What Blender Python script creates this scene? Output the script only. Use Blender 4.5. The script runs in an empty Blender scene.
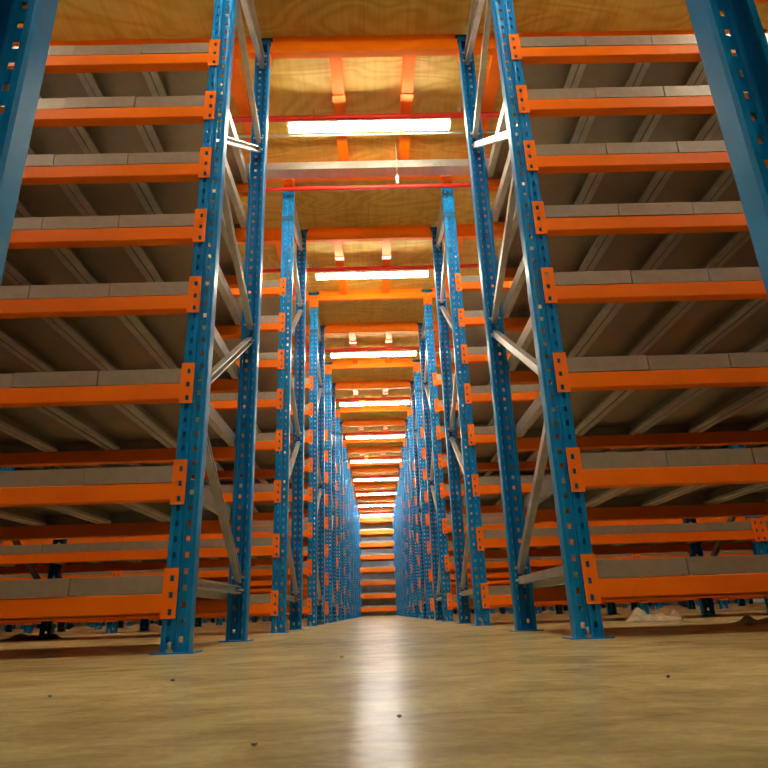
import bpy, bmesh, math, random
from mathutils import Vector, Matrix
from mathutils.bvhtree import BVHTree
random.seed(7)
C = bpy.context.scene.collection
sc = bpy.context.scene

# ------------------------------------------------------------------ camera
FPX = 620.35
cam_d = bpy.data.cameras.new('camera'); cam = bpy.data.objects.new('camera', cam_d); C.objects.link(cam)
cam_d.sensor_width = 36; cam_d.lens = FPX / 768 * 36; cam_d.clip_start = .01; cam_d.clip_end = 200
PIT, YAW, ROL = math.radians(20.22), math.radians(1.172), math.radians(2.025)
CAMX, CAMH = -.0123, .0961
cam.matrix_world = (Matrix.Translation((CAMX, 0, CAMH)) @ Matrix.Rotation(-YAW, 4, 'Z')
                    @ Matrix.Rotation(math.pi / 2 + PIT, 4, 'X') @ Matrix.Rotation(-ROL, 4, 'Z'))
sc.camera = cam

# ------------------------------------------------------------------ world, exposure
w = bpy.data.worlds.new('world'); sc.world = w; w.use_nodes = True
w.node_tree.nodes['Background'].inputs[0].default_value = (1, .9, .78, 1)
w.node_tree.nodes['Background'].inputs[1].default_value = .02
sc.view_settings.view_transform = 'Standard'; sc.view_settings.look = 'None'
sc.view_settings.gamma = 1; sc.view_settings.exposure = 1.18
sc.view_settings.use_curve_mapping = False
sc.cycles.max_bounces = 10; sc.cycles.diffuse_bounces = 5; sc.cycles.glossy_bounces = 4
sc.cycles.use_denoising = True
sc.cycles.sample_clamp_indirect = 8
TUBE = 31.0        # emission of the ordinary aisle tubes
TUBE_FAR = 50.0   # the brighter cool tubes at the far end
WARM = (1.0, .95, .74); COOL = (.80, .92, 1.0)

# ------------------------------------------------------------------ layout numbers (metres)
A = .593; FW = .088; PD = .058; CX0 = A + FW / 2      # tunnel half width, post face width / depth
Y1 = 2.0508; DEP = .9203; P = 2.0741; BAY = 1.86
NROW = 12                                             # row 0 beside the camera ... row 11 closes the tunnel
def yf(n): return Y1 + (n - 1) * P - (.042 if n == 0 else 0)
def xo(n): return .0115 if n == 0 else 0
LV = [.2505 + z for z in (0, .35, .70, 1.05, 1.35, 1.65, 1.945, 2.24)]   # tops of the beam connectors
PH = 3.49
DECK = 3.53
def nb(n): return min(6, 2 + int(n * .55)) if n else 1     # bays out on each side
WX = CX0 + 6 * BAY + 1.2

# ------------------------------------------------------------------ materials
def mat(name, col, rough=.5, metal=0, spec=.5, build=None, coat=0):
    m = bpy.data.materials.new(name); m.use_nodes = True
    b = m.node_tree.nodes['Principled BSDF']
    b.inputs['Base Color'].default_value = (*col, 1); b.inputs['Roughness'].default_value = rough
    b.inputs['Metallic'].default_value = metal; b.inputs['Specular IOR Level'].default_value = spec
    b.inputs['Coat Weight'].default_value = coat; b.inputs['Coat Roughness'].default_value = .12
    if build: build(m.node_tree, b)
    return m
def nd(t, kind, **kw):
    n = t.nodes.new(kind)
    for k, v in kw.items():
        if k in n.inputs: n.inputs[k].default_value = v
        else: setattr(n, k, v)
    return n
def coords(t, scale=(1, 1, 1), obj=True, loc=(0, 0, 0)):
    tc = nd(t, 'ShaderNodeTexCoord'); mp = nd(t, 'ShaderNodeMapping')
    mp.inputs['Scale'].default_value = scale; mp.inputs['Location'].default_value = loc
    t.links.new(tc.outputs['Object' if obj else 'Generated'], mp.inputs[0]); return mp.outputs[0]
def ramp(t, src, stops):
    r = nd(t, 'ShaderNodeValToRGB'); e = r.color_ramp.elements
    while len(e) < len(stops): e.new(.5)
    for x, (p, c) in zip(e, stops): x.position = p; x.color = (*c, 1)
    t.links.new(src, r.inputs[0]); return r.outputs[0]
def mul(t, a, b, f=1.0, mode='MULTIPLY'):
    m = nd(t, 'ShaderNodeMix'); m.data_type = 'RGBA'; m.blend_type = mode
    m.inputs[0].default_value = f
    t.links.new(a, m.inputs[6]); t.links.new(b, m.inputs[7]); return m.outputs[2]
def paint(col, var=.1, scale=14):
    def f(t, b):
        n = nd(t, 'ShaderNodeTexNoise', Scale=scale, Detail=4.0)
        t.links.new(coords(t), n.inputs['Vector'])
        lo = tuple(c * (1 - var) for c in col); hi = tuple(min(1, c * (1 + var)) for c in col)
        t.links.new(ramp(t, n.outputs['Fac'], [(.3, lo), (.7, hi)]), b.inputs['Base Color'])
        n2 = nd(t, 'ShaderNodeTexNoise', Scale=scale * 5, Detail=3.0)
        t.links.new(coords(t), n2.inputs['Vector'])
        bp = nd(t, 'ShaderNodeBump', Strength=.06, Distance=.002)
        t.links.new(n2.outputs['Fac'], bp.inputs['Height']); t.links.new(bp.outputs[0], b.inputs['Normal'])
    return f
BLUE = mat('blue_paint', (.0, .22, .55), .36, spec=.18, build=paint((.0, .215, .55), .12), coat=.04)
BLUED = mat('dark_blue_paint_and_shade', (.002, .075, .17), .4, build=paint((.002, .075, .17)))  # caps are dark blue; on the sleeve it paints in a recess's shade
ORANGE = mat('orange_paint', (1., .20, .0), .45, spec=.3, build=paint((1., .20, .0), .05))
def galvf(base, sc1=9, sc2=60):
    def f(t, b):
        n = nd(t, 'ShaderNodeTexNoise', Scale=sc1, Detail=5.0, Roughness=.6)
        t.links.new(coords(t, (1, 1, 1)), n.inputs['Vector'])
        v = nd(t, 'ShaderNodeTexVoronoi', Scale=sc2); t.links.new(coords(t, (1, .7, 1)), v.inputs['Vector'])
        c1 = ramp(t, n.outputs['Fac'], [(.25, tuple(c * .78 for c in base)), (.75, tuple(min(1, c * 1.12) for c in base))])
        c2 = ramp(t, v.outputs['Distance'], [(0, (.9, .9, .9)), (1, (1, 1, 1))])
        t.links.new(mul(t, c1, c2), b.inputs['Base Color'])
        r = ramp(t, n.outputs['Fac'], [(.3, (.32,) * 3), (.7, (.5,) * 3)]); t.links.new(r, b.inputs['Roughness'])
    return f
GALV = mat('galvanised_steel', (.62, .60, .54), .4, .75, build=galvf((.66, .64, .58)))
PANEL = mat('galvanised_shelf_sheet', (.5, .45, .4), .42, .35, build=galvf((.44, .385, .325), 5, 40))
SHEET = mat('galvanised_sheet_underside', (.5, .45, .36), .36, .6, build=galvf((.56, .49, .37), 4, 30))
RIBM = mat('galvanised_rib_painted_lit', (.8, .8, .72), .4, .3, build=galvf((.86, .86, .78), 8, 40))  # same sheet metal as the panel, light caught on the ribs painted in
STEEL = mat('bolt_steel', (.7, .7, .68), .3, .9)
RUST = mat('weathered_anchor_bolt', (.42, .34, .24), .5, .6)
RED = mat('red_pipe_paint', (.75, .03, .012), .32, coat=.3, build=paint((.75, .03, .012), .06))
WHITE = mat('white_enamel', (.82, .82, .80), .35)
YEL = mat('yellow_plastic', (.95, .62, .01), .35)
BLACK = mat('black_rubber', (.012, .012, .014), .5)
CORD = mat('white_cord', (.8, .8, .78), .6)

def plyf(t, b):
    a = coords(t, (.75, 1.9, 1)); n = nd(t, 'ShaderNodeTexNoise', Scale=1.5, Detail=2.0, Roughness=.45, Distortion=.5)
    t.links.new(a, n.inputs['Vector'])
    m = nd(t, 'ShaderNodeMath', operation='MULTIPLY'); m.inputs[1].default_value = 75
    t.links.new(n.outputs['Fac'], m.inputs[0])
    s = nd(t, 'ShaderNodeMath', operation='SINE'); t.links.new(m.outputs[0], s.inputs[0])
    s2 = nd(t, 'ShaderNodeMath', operation='MULTIPLY_ADD'); s2.inputs[1].default_value = .5; s2.inputs[2].default_value = .5
    t.links.new(s.outputs[0], s2.inputs[0])
    c = ramp(t, s2.outputs[0], [(0, (.70, .44, .07)), (.45, (.78, .52, .10)), (1, (.82, .58, .13))])
    n2 = nd(t, 'ShaderNodeTexNoise', Scale=1.1, Detail=3.0); t.links.new(coords(t), n2.inputs['Vector'])
    c = mul(t, c, ramp(t, n2.outputs['Fac'], [(.3, (.78, .74, .66)), (.7, (1, 1, 1))]))
    n3 = nd(t, 'ShaderNodeTexNoise', Scale=3.0, Detail=4.0); t.links.new(coords(t, (14, .8, 1)), n3.inputs['Vector'])
    c = mul(t, c, ramp(t, n3.outputs['Fac'], [(.35, (.80, .76, .7)), (.6, (1, 1, 1))]), .55)
    v = nd(t, 'ShaderNodeTexVoronoi', Scale=2.3); t.links.new(coords(t, (1, .8, 1)), v.inputs['Vector'])
    c = mul(t, c, ramp(t, v.outputs['Distance'], [(.015, (.35, .2, .1)), (.05, (1, 1, 1))]))
    br = nd(t, 'ShaderNodeTexBrick'); br.inputs['Scale'].default_value = 1
    br.inputs['Brick Width'].default_value = 2.4; br.inputs['Row Height'].default_value = 1.2
    br.inputs['Mortar Size'].default_value = .0015; br.inputs['Color1'].default_value = (1, 1, 1, 1)
    br.inputs['Color2'].default_value = (.93, .9, .85, 1); br.inputs['Mortar'].default_value = (.6, .5, .35, 1)
    t.links.new(coords(t, loc=(1.2, .62, 0)), br.inputs['Vector'])
    c = mul(t, c, br.outputs['Color'])
    t.links.new(c, b.inputs['Base Color'])
PLY = mat('plywood', (.7, .45, .15), .5, spec=.35, build=plyf)

def floorf(t, b):
    def noise(scale, sv, det=6., dist=0., rough=.6):
        n = nd(t, 'ShaderNodeTexNoise', Scale=scale, Detail=det, Distortion=dist, Roughness=rough)
        t.links.new(coords(t, sv), n.inputs['Vector']); return n.outputs['Fac']
    c = ramp(t, noise(1.3, (1, 1, 1), 8, .6), [(.28, (.56, .45, .20)), (.5, (.64, .525, .25)), (.75, (.70, .585, .295))])
    c = mul(t, c, ramp(t, noise(4.5, (1, 1.3, 1), 8, .8, .68), [(.34, (.42, .40, .38)), (.60, (1, 1, 1))]), .6)
    c = mul(t, c, ramp(t, noise(11., (.8, 1.6, 1), 7, 1.2, .7), [(.30, (.45, .42, .38)), (.60, (1, 1, 1))]), .55)
    c = mul(t, c, ramp(t, noise(26., (.8, 1.2, 1), 3, .2), [(.24, (.45, .42, .38)), (.32, (1, 1, 1))]), .5)
    c = mul(t, c, ramp(t, noise(90., (1, 1, 1), 2), [(.3, (.88, .88, .88)), (.6, (1, 1, 1))]))
    # bay joints of the slab
    t.links.new(c, b.inputs['Base Color'])
    r = ramp(t, noise(2.4, (1, 1, 1), 5, .5), [(.3, (.17,) * 3), (.7, (.26,) * 3)]); t.links.new(r, b.inputs['Roughness'])
    bp = nd(t, 'ShaderNodeBump', Strength=.02, Distance=.002)
    t.links.new(noise(18., (1, 1, 1), 4), bp.inputs['Height']); t.links.new(bp.outputs[0], b.inputs['Normal'])
FLOOR = mat('sealed_concrete', (.5, .4, .22), .3, spec=.012, build=floorf)
def wallf(t, b):
    w_ = nd(t, 'ShaderNodeTexWave', Scale=2.2); w_.bands_direction = 'X'
    t.links.new(coords(t), w_.inputs['Vector'])
    bp = nd(t, 'ShaderNodeBump', Strength=.3, Distance=.02)
    t.links.new(w_.outputs['Fac'], bp.inputs['Height']); t.links.new(bp.outputs[0], b.inputs['Normal'])
WALL = mat('white_wall_cladding', (.80, .82, .84), .5, build=wallf)
def bagf(t, b):
    b.inputs['Transmission Weight'].default_value = .15; b.inputs['Alpha'].default_value = .65
    n = nd(t, 'ShaderNodeTexNoise', Scale=40.0, Detail=4.0); t.links.new(coords(t), n.inputs['Vector'])
    t.links.new(ramp(t, n.outputs['Fac'], [(.3, (.6, .5, .3)), (.7, (.85, .78, .6))]), b.inputs['Base Color'])
BAG = mat('crumpled_clear_plastic', (.8, .72, .52), .12, build=bagf)
def emis(name, col, s):
    m = bpy.data.materials.new(name); m.use_nodes = True; b = m.node_tree.nodes['Principled BSDF']
    b.inputs['Base Color'].default_value = (.9, .9, .9, 1)
    b.inputs['Emission Color'].default_value = (*col, 1); b.inputs['Emission Strength'].default_value = s; return m
E_W = emis('tube_glow', WARM, TUBE); E_C = emis('tube_glow_cool', COOL, TUBE_FAR)
E_Y = emis('amber_lens_glow', (1, .62, .02), 1.2)

# ------------------------------------------------------------------ mesh helpers
def box(bm, x0, x1, y0, y1, z0, z1, mi=0):
    v = [bm.verts.new((x, y, z)) for x in (x0, x1) for y in (y0, y1) for z in (z0, z1)]
    for q in ((0, 1, 3, 2), (4, 6, 7, 5), (0, 4, 5, 1), (2, 3, 7, 6), (0, 2, 6, 4), (1, 5, 7, 3)):
        f = bm.faces.new([v[i] for i in q]); f.material_index = mi
def prism(bm, pts, axis, a, b, mi=0):
    """closed outline pts (2-D) extruded along axis from a to b"""
    def P3(p, t): return {'x': (t, p[0], p[1]), 'y': (p[0], t, p[1]), 'z': (p[0], p[1], t)}[axis]
    u = [bm.verts.new(P3(p, a)) for p in pts]; v = [bm.verts.new(P3(p, b)) for p in pts]; n = len(pts)
    fs = [bm.faces.new(u), bm.faces.new(v[::-1])] + [bm.faces.new((u[i], v[i], v[(i + 1) % n], u[(i + 1) % n])) for i in range(n)]
    for f in fs: f.material_index = mi
def tube(bm, p, q, r, seg=12, r2=None, mi=0, smooth=True):
    p, q = Vector(p), Vector(q); d = (q - p); M = d.to_track_quat('Z', 'Y').to_matrix(); r2 = r if r2 is None else r2
    a = [bm.verts.new(p + M @ Vector((r * math.cos(t), r * math.sin(t), 0))) for t in [2 * math.pi * i / seg for i in range(seg)]]
    b = [bm.verts.new(q + M @ Vector((r2 * math.cos(t), r2 * math.sin(t), 0))) for t in [2 * math.pi * i / seg for i in range(seg)]]
    for i in range(seg):
        f = bm.faces.new((a[i], a[(i + 1) % seg], b[(i + 1) % seg], b[i])); f.smooth = smooth; f.material_index = mi
    for f in (bm.faces.new(a[::-1]), bm.faces.new(b)): f.material_index = mi
def mesh(bm, name, *mats):
    bmesh.ops.recalc_face_normals(bm, faces=bm.faces[:])
    me = bpy.data.meshes.new(name); bm.to_mesh(me); bm.free()
    for m in mats: me.materials.append(m)
    return me
def link(name, me, parent=None, loc=(0, 0, 0), rz=0):
    o = bpy.data.objects.new(name, me); C.objects.link(o); o.parent = parent
    o.location = loc; o.rotation_euler = (0, 0, rz); return o
def tag(o, label, cat, group=None, kind=None):
    o['label'] = label; o['category'] = cat
    if group: o['group'] = group
    o['kind'] = kind or 'thing'
    return o
def copy_tree(o, loc=None, rz=None):
    r = o.copy(); C.objects.link(r)
    if loc is not None: r.location = loc
    if rz is not None: r.rotation_euler = (0, 0, rz)
    for ch in o.children:
        c = ch.copy(); C.objects.link(c); c.parent = r
        for g in ch.children:
            d = g.copy(); C.objects.link(d); d.parent = c
    return r

ORD = ['zeroth', 'first', 'second', 'third', 'fourth', 'fifth', 'sixth', 'seventh', 'eighth', 'ninth', 'tenth']
def rown(n):
    if n == 0: return 'rack row at picture edges'
    if n == NROW - 1: return 'end rack'
    return ORD[n] + ' rack row'
def lvn(l): return ['lowest', 'second', 'third', 'fourth', 'fifth', 'sixth', 'seventh', 'topmost'][l]
def bayn(s, k):
    if s == 0: return 'across the tunnel'
    side = 'left' if s < 0 else 'right'
    return (side + ' of tunnel') if k == 0 else side + ' ' + ORD[k + 1] + ' bay'

# ------------------------------------------------------------------ room shell
Y0r, Y1r, H1 = -3.2, yf(NROW - 1) + DEP + 2.6, DECK
def struct(name, bm, *m):
    o = link(name, mesh(bm, name, *m)); o['kind'] = 'structure'; return o
b = bmesh.new(); box(b, -WX, WX, Y0r, Y1r, -.1, 0); struct('floor', b, FLOOR)
b = bmesh.new(); box(b, -WX, WX, Y0r, Y1r, DECK, DECK + .03); struct('ceiling', b, PLY)
b = bmesh.new(); box(b, -WX - .1, -WX, Y0r, Y1r, -.1, H1 + .03); struct('wall_left', b, WALL)
b = bmesh.new(); box(b, WX, WX + .1, Y0r, Y1r, -.1, H1 + .03); struct('wall_right', b, WALL)
b = bmesh.new(); box(b, -WX, WX, Y1r, Y1r + .1, -.1, H1 + .03); struct('wall_back', b, WALL)
b = bmesh.new(); box(b, -WX, WX, Y0r - .1, Y0r, -.1, H1 + .03); struct('wall_front', b, WALL)

# ------------------------------------------------------------------ upright post: roll-formed section, punched face
def post_mesh(hole=True, h=PH):
    bm = bmesh.new(); hw = FW / 2
    # (x, y) polyline; 'h' marks a punched strip
    pl = [(-.028, PD - .006, 0), (-.028, PD, 0), (-.040, PD, 0), (-hw, PD - .008, 0), (-hw, .004, 0), (-hw + .003, 0, 0),
          (-.0265, 0, 'h'), (-.0135, 0, 0), (-.005, 0, 0), (-.002, .005, 0), (.002, .005, 0), (.005, 0, 0),
          (.0135, 0, 'h'), (.0265, 0, 0), (hw - .003, 0, 0), (hw, .004, 0), (hw, PD - .008, 0), (.040, PD, 0), (.028, PD, 0), (.028, PD - .006, 0)]
    def q(a, b_, z0, z1):
        v = [bm.verts.new(p) for p in ((a[0], a[1], z0), (b_[0], b_[1], z0), (b_[0], b_[1], z1), (a[0], a[1], z1))]
        bm.faces.new(v)
    for a, b_ in zip(pl, pl[1:]):
        if a[2] == 'h' and hole:
            z = .004
            k = 0
            while True:
                hz = .04 + .05 * k
                if hz + .02 > h: break
                q(a, b_, z, hz - .009); z = hz + .009; k += 1
            q(a, b_, z, h)
        else: q(a, b_, .004, h)
    bmesh.ops.remove_doubles(bm, verts=bm.verts[:], dist=.0003)
    bmesh.ops.recalc_face_normals(bm, faces=bm.faces[:])
    bmesh.ops.solidify(bm, geom=bm.faces[:], thickness=.0018)
    return mesh(bm, 'post', BLUE)
POST = post_mesh()
b = bmesh.new(); box(b, -.066, .066, -.022, PD + .022, 0, .004)
BASE = mesh(b, 'base_plate', BLUE)
b = bmesh.new()
tube(b, (0, 0, .004), (0, 0, .012), .011, 6, smooth=False); tube(b, (0, 0, .012), (0, 0, .034), .005, 10)
ANCH = mesh(b, 'anchor_bolt', RUST)
b = bmesh.new(); box(b, -.062, .062, -.01, PD + .012, PH, PH + .006); box(b, -.05, .05, .0, PD, PH - .035, PH)
CAP = mesh(b, 'cap_plate', BLUED)
b = bmesh.new()   # splice sleeve: folded strap round the front of the post
prism(b, [(-.047, .05), (-.047, -.004), (.047, -.004), (.047, .05), (.0445, .05), (.0445, -.001), (-.0445, -.001), (-.0445, .05)], 'z', 3.005, 3.045)
SLEEVE = mesh(b, 'splice_sleeve', BLUED)
def brace_mesh(z0, z1):
    """channel between the front post (z0) and the rear post (z1)"""
    bm = bmesh.new(); ya, yb = .036, DEP - .036
    L = math.hypot(yb - ya, z1 - z0); an = math.atan2(z1 - z0, yb - ya)
    o = [(-.014, -.016), (.014, -.016), (.014, -.010), (.0115, -.010), (.0115, -.0135), (-.0115, -.0135), (-.0115, .0135),
         (.0115, .0135), (.0115, .010), (.014, .010), (.014, .016), (-.014, .016)]
    prism(bm, o, 'y', 0, L)
    for t in (.02, L - .02): tube(bm, (-.03, t, 0), (.03, t, 0), .006, 6, smooth=False, mi=1)
    bmesh.ops.rotate(bm, verts=bm.verts[:], cent=(0, 0, 0), matrix=Matrix.Rotation(an, 3, 'X'))
    bmesh.ops.translate(bm, verts=bm.verts[:], vec=(0, ya, z0))
    return mesh(bm, 'brace', GALV, STEEL)
BR = [brace_mesh(*q) for q in ((.212, .212), (.80, .255), (.865, 1.44), (1.91, 1.51), (1.985, 2.66), (3.04, 2.72), (3.10, 3.30), (3.36, 3.36))]
b = bmesh.new()
for z in (.47, 1.25, 2.05, 2.62): tube(b, (.02, -.003, z + .02), (.02, 0, z + .02), .008, 12)
BOLTS = mesh(b, 'bolt_heads', STEEL)

def make_frame(full=True):
    e = bpy.data.objects.new('upright_frame', None); C.objects.link(e)
    link('post', POST, e); link('post', POST, e, (0, DEP, 0), math.pi)
    link('base_plate', BASE, e); link('base_plate', BASE, e, (0, DEP, 0), math.pi)
    for m in BR: link('brace', m, e)
    link('cap_plate', CAP, e); link('cap_plate', CAP, e, (0, DEP, 0), math.pi)
    if full:
        link('splice_sleeve', SLEEVE, e)
        link('anchor_bolt', ANCH, e, (-.010, -.012, 0)); link('anchor_bolt', ANCH, e, (.010, DEP + .012, 0))
        link('bolt_heads', BOLTS, e)
    return e
def joined_frame():
    bm = bmesh.new()
    def add(me, M, mi):
        n0 = len(bm.faces); bm.from_mesh(me); bm.faces.ensure_lookup_table()
        fs = bm.faces[n0:]; vs = list({v for f in fs for v in f.verts})
        bmesh.ops.transform(bm, matrix=M, verts=vs)
        for f in fs: f.material_index = mi
    I = Matrix.Identity(4); B = Matrix.Translation((0, DEP, 0)) @ Matrix.Rotation(math.pi, 4, 'Z')
    for M in (I, B): add(POST, M, 0); add(BASE, M, 0); add(CAP, M, 2)
    for m in BR: add(m, I, 1)
    add(SLEEVE, I, 2)
    me = bpy.data.meshes.new('upright_frame'); bm.to_mesh(me); bm.free()
    for m in (BLUE, GALV, BLUED): me.materials.append(m)
    return me
frame_pos = []
for n in range(NROW):
    for s in (-1, 1):
        for k in range(nb(n) + 1): frame_pos.append((n, s, k))
FR = make_frame(); JF = joined_frame(); first = True
for n, s, k in frame_pos:
    loc = (s * (CX0 + k * BAY) + xo(n), yf(n), 0)
    if n <= 5 and k <= 2:
        o = FR if first else copy_tree(FR); first = False
        o.location = loc
    else: o = link('upright_frame', JF, None, loc)
    side = 'left' if s < 0 else 'right'
    pos = f'at the {side} edge of the tunnel' if k == 0 else f'{ORD[k]} out to {side}'
    tag(o, f'blue upright frame, {rown(n)}, {pos}', 'rack frame', 'blue rack upright frames')

# ------------------------------------------------------------------ beams
def conn_pts(bm, xc, sgn, z0=0.0, h=.150):
    """face plate hooked on the post: 3 slots; xc = beam end, plate reaches over the post by .044"""
    x0, x1 = sorted((xc, xc + sgn * .043)); xm = xc + sgn * (FW / 2 - .020); hx = .006
    zs = [z0 - h]
    for t in (.131, .081, .031): zs += [z0 - t - .009, z0 - t + .009]
    zs.append(z0)
    for y0, y1 in ((-.0065, -.0035),):
        for i in range(len(zs) - 1):
            if i % 2 == 0: box(bm, x0, x1, y0, y1, zs[i], zs[i + 1])
            else: box(bm, x0, xm - hx, y0, y1, zs[i], zs[i + 1]); box(bm, xm + hx, x1, y0, y1, zs[i], zs[i + 1])
    for t in (.056, .106): tube(bm, (xm, -.0075, z0 - t), (xm, -.006, z0 - t), .0025, 8)
    e0, e1 = sorted((xc, xc - sgn * .003)); box(bm, e0, e1, -.0065, .04, z0 - h, z0)
def beam_meshes(L, deck=False, h0=.134):
    bm = bmesh.new(); h = L / 2 - .003
    if not deck:
        o = [(-.004, .003 - h0), (-.001, -h0), (.038, -h0), (.041, .003 - h0), (.041, -.0755), (-.001, -.0755), (-.004, -.079)]
        if h0 > .14: o = [(p, q if q < -.1 else q + .06) for p, q in o]
        prism(bm, o, 'x', -h, h)
    else:   # taller beam: front box and a set-back upper leg that carries the deck
        prism(bm, [(-.004, -.056), (-.001, -.060), (.043, -.060), (.046, -.056), (.046, .07), (.026, .07), (.026, .012), (-.001, .012), (-.004, .008)], 'x', -h, h)
    me = mesh(bm, 'beam', ORANGE)
    bm = bmesh.new(); conn_pts(bm, L / 2, 1); cr = mesh(bm, 'connector', ORANGE)
    bm = bmesh.new(); conn_pts(bm, -L / 2, -1); cl = mesh(bm, 'connector', ORANGE)
    return me, cl, cr
LB = BAY - FW; LT = 2 * A
MB = {('s', LB): beam_meshes(LB), ('d', LB): beam_meshes(LB, True), ('e', LT): beam_meshes(LT, h0=.16), ('d', LT): beam_meshes(LT, True)}
def join_simple(parts, name, *mats):
    bm = bmesh.new()
    for m in parts: bm.from_mesh(m)
    me = bpy.data.meshes.new(name); bm.to_mesh(me); bm.free()
    for m in mats: me.materials.append(m)
    return me
MJ = {k: join_simple(v, 'shelf_beam', ORANGE) for k, v in MB.items()}

# ------------------------------------------------------------------ shelf panel (upturned galvanised tray)
NP = 6; PW = LB / NP
def panel_mesh(pw):
    bm = bmesh.new(); g = .0018; h = .0545; yb = DEP + .002
    x0, x1 = -pw / 2 + g, pw / 2 - g; t = .0015
    box(bm, x0, x1, -.003, yb, h - t, h, 1)                 # sheet
    box(bm, x0, x1, -.003, -.003 + t, 0, h - t)             # front turned-down edge
    box(bm, x0, x1, yb - t, yb, 0, h - t)
    for s in (-1, 1):
        xs = x0 if s < 0 else x1
        a, c = sorted((xs, xs - s * t)); box(bm, a, c, .0, yb - t, .0, h - t)      # side flange
        a, c = sorted((xs - s * t, xs - s * .030)); box(bm, a, c, .042, DEP - .042, .0, t, 2)  # lip
        a, c = sorted((xs - s * .0285, xs - s * .030)); box(bm, a, c, .042, DEP - .042, t, .012, 2)
    return mesh(bm, 'shelf_panel', PANEL, SHEET, RIBM)
PM = panel_mesh(PW); PMT = panel_mesh(LT / 4)

# ------------------------------------------------------------------ instance lists
beams, panels = [], []      # (n, s, k, level, rear, x, y, z, rz, key)
for n in range(NROW):
    bays = [(s, k, s * (CX0 + (k + .5) * BAY) + xo(n), LB) for s in (-1, 1) for k in range(nb(n))]
    if n == NROW - 1: bays.append((0, 0, 0, LT))
    for s, k, x, L in bays:
        for l, z in enumerate(LV if s else [.30 + .435 * q for q in range(8)]):
            kd = 's' if s else 'e'
            beams.append((n, s, k, l, 0, x, yf(n), z, 0, (kd, L)))
            beams.append((n, s, k, l, 1, x, yf(n) + DEP, z, math.pi, (kd, L)))
            m = NP if L == LB else 4; pw = L / m
            for i in range(m):
                j = i if s >= 0 else m - 1 - i
                panels.append((n, s, k, l, j, x - L / 2 + (i + .5) * pw, yf(n), z - .0755 + .0002 + (0 if s else .06), L))
deck = []
for n in range(NROW):
    for s, k, x, L in [(s, k, s * (CX0 + (k + .5) * BAY) + xo(n), LB) for s in (-1, 1) for k in range(nb(n))] + [(0, 0, xo(n), LT)]:
        deck.append((n, s, k, 8, 0, x, yf(n), 3.46, 0, ('d', L)))
        deck.append((n, s, k, 8, 1, x, yf(n) + DEP, 3.46, math.pi, ('d', L)))
beams += deck

# which ones show largest: cast a coarse grid of sight lines at stand-in boxes
def rank():
    V, Fc, own = [], [], []
    def ab(x0, x1, y0, y1, z0, z1, who):
        b0 = len(V)
        V.extend([(x, y, z) for x in (x0, x1) for y in (y0, y1) for z in (z0, z1)])
        for q in ((0, 1, 3, 2), (4, 6, 7, 5), (0, 4, 5, 1), (2, 3, 7, 6), (0, 2, 6, 4), (1, 5, 7, 3)):
            Fc.append([b0 + i for i in q]); own.append(who)
    for i, r in enumerate(beams):
        L = r[9][1]; y0, y1 = (r[6] - .006, r[6] + .046) if not r[4] else (r[6] - .046, r[6] + .006)
        z0, z1 = (-.139, -.0755) if r[9][0] != 'd' else (-.06, .07)
        ab(r[5] - L / 2, r[5] + L / 2, y0, y1, r[7] + z0, r[7] + z1, ('b', i))
        yy = sorted((r[6] + (-.0065 if not r[4] else .0065), r[6] + (-.0035 if not r[4] else .0035)))
        for e in (-1, 1):
            xs = sorted((r[5] + e * L / 2, r[5] + e * (L / 2 + .043))); ab(xs[0], xs[1], yy[0], yy[1], r[7] - .15, r[7], ('b', i))
    for i, r in enumerate(panels):
        pw = r[8] / (NP if r[8] == LB else 4)
        ab(r[5] - pw / 2, r[5] + pw / 2, r[6] - .003, r[6] + DEP, r[7], r[7] + .054, ('p', i))
    for n, s, k in frame_pos:
        x = s * (CX0 + k * BAY)
        for y in (yf(n), yf(n) + DEP - PD): ab(x - FW / 2, x + FW / 2, y, y + PD, 0, PH, None)
    T = BVHTree.FromPolygons(V, Fc); cnt = {}
    R = cam.matrix_world.to_3x3(); O = cam.matrix_world.translation; N = 288
    for j in range(N):
        for i in range(N):
            u, v = (i + .5) / N * 768, (j + .5) / N * 768
            d = R @ Vector(((u - 384) / FPX, (384 - v) / FPX, -1)).normalized()
            h = T.ray_cast(O, d, 60)
            if h[2] is not None and own[h[2]] is not None: cnt[own[h[2]]] = cnt.get(own[h[2]], 0) + 1
    return cnt
CNT = rank()
def top(kind, lst, m):
    c = sorted(((v, i) for (k, i), v in CNT.items() if k == kind), reverse=True)[:m]
    return {i for v, i in c}
TB, TP = top('b', beams, 300), top('p', panels, 300)

def merged(name, items, label, cat):
    """far repeats as one uncounted mass: items = [(mesh, matrix)]"""
    V, Fc, cache, MI = [], [], {}, []
    for me, M in items:
        if me.name not in cache: cache[me.name] = ([v.co.copy() for v in me.vertices], [tuple(p.vertices) for p in me.polygons], [p.material_index for p in me.polygons])
        vs, ps, mi = cache[me.name]; b0 = len(V); MI.extend(mi)
        V.extend([M @ v for v in vs]); Fc.extend([tuple(b0 + i for i in p) for p in ps])
    out = bpy.data.meshes.new(name); out.from_pydata(V, [], Fc); out.polygons.foreach_set('material_index', MI)
    for m in items[0][0].materials: out.materials.append(m)
    o = link(name, out); tag(o, label, cat, kind='stuff'); return o

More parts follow.
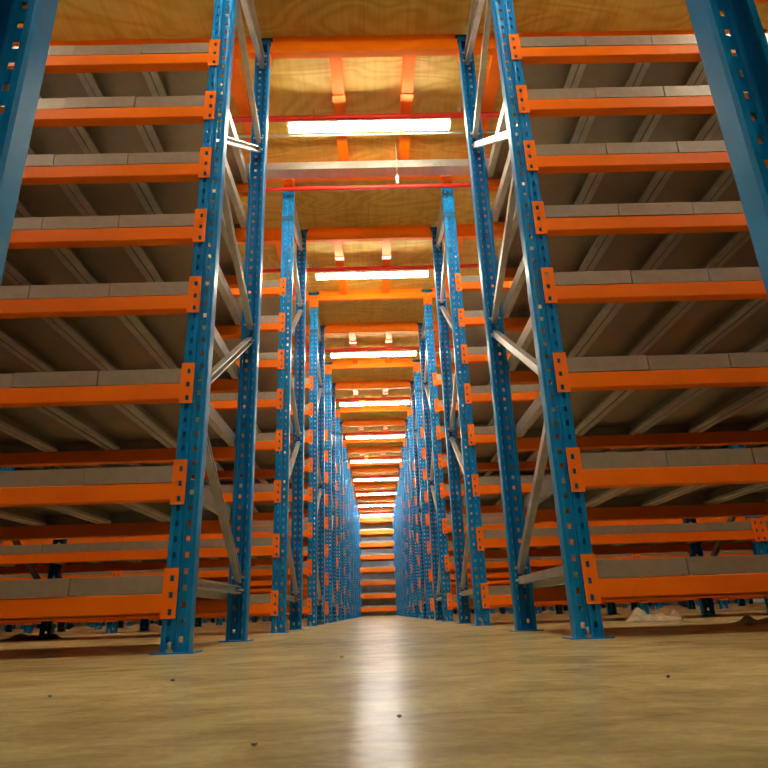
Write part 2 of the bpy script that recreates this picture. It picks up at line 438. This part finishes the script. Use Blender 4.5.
protos = {}; rest = []
for i, (n, s, k, l, rear, x, y, z, rz, key) in enumerate(beams):
    if i in TB:
        if n <= 6:
            nm = 'shelf_beam' if key[0] != 'd' else 'deck_beam'
            if key not in protos:
                e = bpy.data.objects.new(nm, None); C.objects.link(e)
                me, cl, cr = MB[key]
                link('beam_profile', me, e); link('connector', cl, e); link('connector', cr, e)
                protos[key] = e; o = e
            else: o = copy_tree(protos[key])
            o.location = (x, y, z); o.rotation_euler = (0, 0, rz)
        else:
            o = link('shelf_beam' if key[0] != 'd' else 'deck_beam', MJ[key], None, (x, y, z), rz)
        fr = 'rear' if rear else 'front'
        if key[0] != 'd': tag(o, f'orange shelf beam, {lvn(l)} level, {fr} of {rown(n)}, {bayn(s, k)}', 'shelf beam', 'orange shelf beams')
        else: tag(o, f'orange beam under plywood deck, {fr} of {rown(n)}, {bayn(s, k)}', 'deck beam', 'orange beams carrying the plywood deck')
    else:
        rest.append((MJ[key], Matrix.Translation((x, y, z)) @ Matrix.Rotation(rz, 4, 'Z')))
merged('shelf_beams', rest, 'orange beams of the many rack bays further back and out to the sides', 'shelf beams')
rest = []
for i, (n, s, k, l, j, x, y, z, L) in enumerate(panels):
    me = PM if L == LB else PMT
    r = random.Random(i * 7 + 1); dx = r.uniform(-.001, .001); dz = r.uniform(0, .0012) ; dy = r.uniform(-.003, .001)
    if i in TP:
        o = link('shelf_tray', me, None, (x + dx, y + dy, z + dz)); o.rotation_euler = (0, r.uniform(-.003, .003), 0)
        at = ORD[j + 1] + ' from tunnel' if s else ORD[j + 1] + ' from left'
        tag(o, f'grey shelf panel, {at}, {lvn(l)} shelf, {rown(n)}, {bayn(s, k).replace(" of tunnel", " side")}', 'shelf panel', 'galvanised shelf panels')
    else: rest.append((me, Matrix.Translation((x + dx, y + dy, z + dz))))
merged('shelf_trays', rest, 'grey metal shelf panels of the rack bays further back and to the sides', 'shelf panels')

# ------------------------------------------------------------------ joists, pipes, tray between the rows
def ceil_run(n, name, me, x, label, cat, group):
    o = link(name, me, None, (x, yf(n) + DEP, 0)); return tag(o, label, cat, group)
gap = P - DEP
b = bmesh.new(); prism(b, [(-.04, 3.46), (.04, 3.46), (.04, 3.529), (.034, 3.529), (.034, 3.467), (-.034, 3.467), (-.034, 3.529), (-.04, 3.529)], 'y', .012, gap - .012)
JM = mesh(b, 'deck_joist', ORANGE)
b = bmesh.new(); box(b, -.041, .041, .36, .42, 3.454, 3.4595); box(b, -.046, -.0405, .36, .42, 3.454, 3.48); box(b, .0405, .046, .36, .42, 3.454, 3.48)
JC = mesh(b, 'joist_clip', WHITE); JCO = bpy.data.meshes['joist_clip'].copy(); JCO.materials.clear(); JCO.materials.append(ORANGE)
for n in range(NROW - 1):
    off = [-.187, -.187, -.305, -.25, -.28, -.25, -.28, -.25, -.28, -.25, -.28][n]
    for q in range(-2, 4):
        x = {0: off, 1: off + .475, -1: -.87, -2: -1.45, 2: .87, 3: 1.45}[q]
        ro = n; lab = f'behind the {rown(n)}'
        side = {0: 'just left of centre', 1: 'just right of centre'}.get(q) or (f'{ORD[-q]} further left' if q < 0 else f'{ORD[q - 1]} further right')
        e = bpy.data.objects.new('deck_joist', None); C.objects.link(e); e.location = (x, yf(n) + DEP, 0)
        link('joist_channel', JM, e)
        if n >= 1 and q in (0, 1): link('joist_clip', JC if n > 1 else JCO, e)
        tag(e, f'orange deck joist {lab}, {side}', 'joist', 'orange joists under the plywood')
def rodm(r, x0, x1, m, name, flanges=()):
    bm = bmesh.new(); tube(bm, (x0, 0, 0), (x1, 0, 0), r, 14)
    for f in flanges: tube(bm, (f - .025, 0, 0), (f + .025, 0, 0), r * 1.35, 14)
    return mesh(bm, name, m)
PX = CX0 + 2 * BAY
P1 = rodm(.021, -PX, PX, RED, 'sprinkler_pipe', (-1.7, 1.9)); P2 = rodm(.017, -PX, PX, RED, 'sprinkler_pipe', (-2.2, 2.4))
b = bmesh.new()   # hanger strap
for x in (-1.9, -.72, .78, 1.95):
    box(b, x - .008, x + .008, -.0015, .0015, .019, .108); tube(b, (x - .008, 0, 0), (x + .008, 0, 0), .0235, 14)
HG = mesh(b, 'pipe_hanger', GALV)
CD = rodm(.009, -PX, PX, GALV, 'conduit')
b = bmesh.new(); tube(b, (0, 0, 0), (0, 0, .022), .007, 10); tube(b, (0, 0, .022), (0, 0, .036), .004, 8); tube(b, (0, 0, .036), (0, 0, .039), .016, 12)
for s in (-1, 1): box(b, s * .009 - .0015, s * .009 + .0015, -.002, .002, .012, .037)
SPM = mesh(b, 'sprinkler_head', STEEL)
for n in range(NROW - 1):
    yl = yf(n) + DEP + .53
    e = bpy.data.objects.new('sprinkler_pipe', None); C.objects.link(e); e.location = (0, yl, 3.42)
    link('pipe', P1, e); link('pipe_hanger', HG, e)
    tag(e, f'red pipe above the strip light behind the {rown(n)}', 'pipe', 'red pipes over the strip lights')
    sx = .668 if n % 2 else -.614
    link('sprinkler_head', SPM, e, (sx, 0, .0195))
    if n in (1, 3, 5, 7):
        tag(link('conduit', CD, None, (0, yf(n) + DEP + .675, 3.40)), f'thin grey conduit under the deck behind the {rown(n)}', 'conduit', 'thin conduits')
tag(link('branch_pipe', P2, None, (0, 4.05, 3.242)), 'thin red pipe in front of the second rack row, below the grey tray', 'pipe')
b = bmesh.new(); prism(b, [(-.055, 0), (.055, 0), (.055, .065), (.05, .065), (.05, .004), (-.05, .004), (-.05, .065), (-.055, .065)], 'x', -PX, PX)
tr = tag(link('cable_tray', mesh(b, 'cable_tray', GALV), None, (0, 3.945, 3.30)), 'grey metal cable tray hung across the tunnel before the second rack row', 'cable tray')
b = bmesh.new()
for x in (-2, -.9, .9, 2): tube(b, (x, .0, .0045), (x, .0, .229), .004, 8)
link('hanger_rod', mesh(b, 'hanger_rod', GALV), tr)
# pendant
b = bmesh.new(); tube(b, (0, 0, 0), (0, 0, -.33), .0022, 6)
pe = link('hanging_sensor', mesh(b, 'cord', CORD), None, (.222, 3.86, 3.5295))
b = bmesh.new(); tube(b, (0, 0, -.33), (0, 0, -.345), .006, 12, .013); tube(b, (0, 0, -.345), (0, 0, -.40), .013, 12); tube(b, (0, 0, -.40), (0, 0, -.408), .013, 12, .006)
link('sensor_body', mesh(b, 'sensor_body', WHITE), pe); tag(pe, 'small white sensor hanging on a cord below the plywood, right of centre', 'sensor')
# amber lamps under the deck before the third, fifth, seventh rows
b = bmesh.new(); tube(b, (0, 0, -.03), (0, 0, 0), .055, 20); LH = mesh(b, 'lamp_base', WHITE)
b = bmesh.new()
pr = [(.048, -.03), (.050, -.055), (.044, -.08), (.028, -.095), (.001, -.10)]
for (r0, z0), (r1, z1) in zip(pr, pr[1:]): tube(b, (0, 0, z0), (0, 0, z1), r0, 20, r1)
LD = mesh(b, 'lens', E_Y)
for n in (2, 4, 6):
    e = bpy.data.objects.new('beacon_lamp', None); C.objects.link(e); e.location = (-.19, yf(n + 1) - .40, 3.5295)
    link('lamp_base', LH, e); link('lens', LD, e)
    tag(e, f'amber dome lamp under the deck just before the {rown(n + 1)}', 'lamp', 'amber dome lamps')

# ------------------------------------------------------------------ strip lights
def light_meshes(em):
    bm = bmesh.new()
    prism(bm, [(-.042, .020), (.042, .020), (.028, .046), (-.028, .046)], 'x', -.58, .58)
    for s in (-1, 1):
        a, c = sorted((s * .58, s * .568)); box(bm, a, c, -.042, .042, -.014, .0199)
    body = mesh(bm, 'fixture_body', WHITE)
    bm = bmesh.new()
    tube(bm, (-.567, 0, 0), (.567, 0, 0), .0125, 12)
    tb = mesh(bm, 'tube', em)
    bm = bmesh.new()
    for x in (-.4, .4): tube(bm, (x, .03, .045), (x, .03, .1995), .003, 6)
    return body, tb, mesh(bm, 'hanger', GALV)
LW, LC = light_meshes(E_W), light_meshes(E_C)
for n in range(-1, NROW - 1):
    far = n >= NROW - 3
    yl = yf(n) + DEP + .53 if n >= 0 else -1.75
    m = 0 if n < 0 else 2 if n < 2 else 3 if n < 6 else 4
    xs = [0.02] + [q * ((2.1 if n else 2.6) * g) for g in range(1 if n < 8 else 2, m + 1) for q in (-1, 1)]
    for x in xs:
        bd, tb, hg = LC if far else LW
        e = bpy.data.objects.new('strip_light', None); C.objects.link(e); e.location = (x, yl, 3.33)
        link('fixture_body', bd, e)
        for yy in (-.021, .021): link('fluorescent_tube', tb, e, (0, yy, 0))
        link('hanger', hg, e)
        where = 'over the tunnel' if abs(x) < 1 else f'{ORD[int(abs(x) / 2)]} out to the {"left" if x < 0 else "right"}'
        bh = f'behind the {rown(n)}' if n >= 0 else 'before all racks'
        tag(e, f'twin tube strip light {where}, {bh}', 'strip light', 'fluorescent strip lights')

# ------------------------------------------------------------------ litter on the floor
def bag(name, sx, sy, sz, loc, seed, m, label, cat):
    r = random.Random(seed); bm = bmesh.new(); N = 22; g = {}
    pk = [(r.uniform(-.7, .7), r.uniform(-.5, .5), r.uniform(.5, 1), r.uniform(.12, .35)) for _ in range(9)]
    pk += [(.80, 0, 1.25, .13), (-.45, .1, .95, .22), (.2, -.2, .55, .2)]
    pk = [(a, c, h * (.45 if q < 9 else 1), w_) for q, (a, c, h, w_) in enumerate(pk)]
    for i in range(N + 1):
        for j in range(N + 1):
            u, v = i / N * 2 - 1, j / N * 2 - 1
            e = max(0, 1 - (abs(u) ** 3)) * max(0, 1 - (abs(v) ** 3))
            z = max([h * max(0, 1 - math.hypot(u - a, v - c) / (w_ * 2.2)) for a, c, h, w_ in pk]) + r.uniform(-.08, .09)
            g[i, j] = bm.verts.new((u * sx / 2 * (1 + r.uniform(-.05, .05)), v * sy / 2 * (1 + r.uniform(-.1, .1)), .002 + max(0, z * e ** .5) * sz))
    for i in range(N):
        for j in range(N): bm.faces.new((g[i, j], g[i + 1, j], g[i + 1, j + 1], g[i, j + 1]))
    for _ in range(3): bmesh.ops.smooth_vert(bm, verts=bm.verts[:], factor=.4, use_axis_x=True, use_axis_y=True, use_axis_z=True)
    bmesh.ops.solidify(bm, geom=bm.faces[:], thickness=.0012)
    for f in bm.faces: f.smooth = True
    return tag(link(name, mesh(bm, name, m), None, loc), label, cat)
bag('plastic_bag', .34, .22, .098, (1.53, 3.72, 0), 3, BAG, 'crumpled clear plastic bag on the floor right of the nearest right frame', 'plastic bag')
bag('plastic_sheet', .20, .16, .045, (1.62, 2.84, 0), 8, BAG, 'small flat scrap of plastic under the right rack near the picture edge', 'plastic scrap')
bag('black_plastic', .42, .3, .055, (-2.52, 4.85, 0), 5, BLACK, 'flattened black plastic lying on the floor beyond the left rack', 'plastic sheet')
for i, (x, y, s) in enumerate([(.005, .675, .0035), (-.115, .565, .003), (-.36, 1.15, .004), (-.10, 1.58, .006), (.38, .93, .003), (-.48, .98, .0035)]):
    bm = bmesh.new(); bmesh.ops.create_icosphere(bm, subdivisions=1, radius=s)
    for v in bm.verts: v.co *= random.uniform(.7, 1.3); v.co.z = v.co.z * .6 + s * .55
    o = link('grit_speck', mesh(bm, 'grit_speck', RUST if i % 2 else BLACK), None, (x, y, 0))
    tag(o, 'tiny dark speck of grit on the floor, ' + ['nearest the bottom centre', 'nearest the bottom left', 'before the left front frame',
                                                       'by the left frames', 'right of centre', 'at the far left'][i], 'grit', 'specks of grit on the floor')
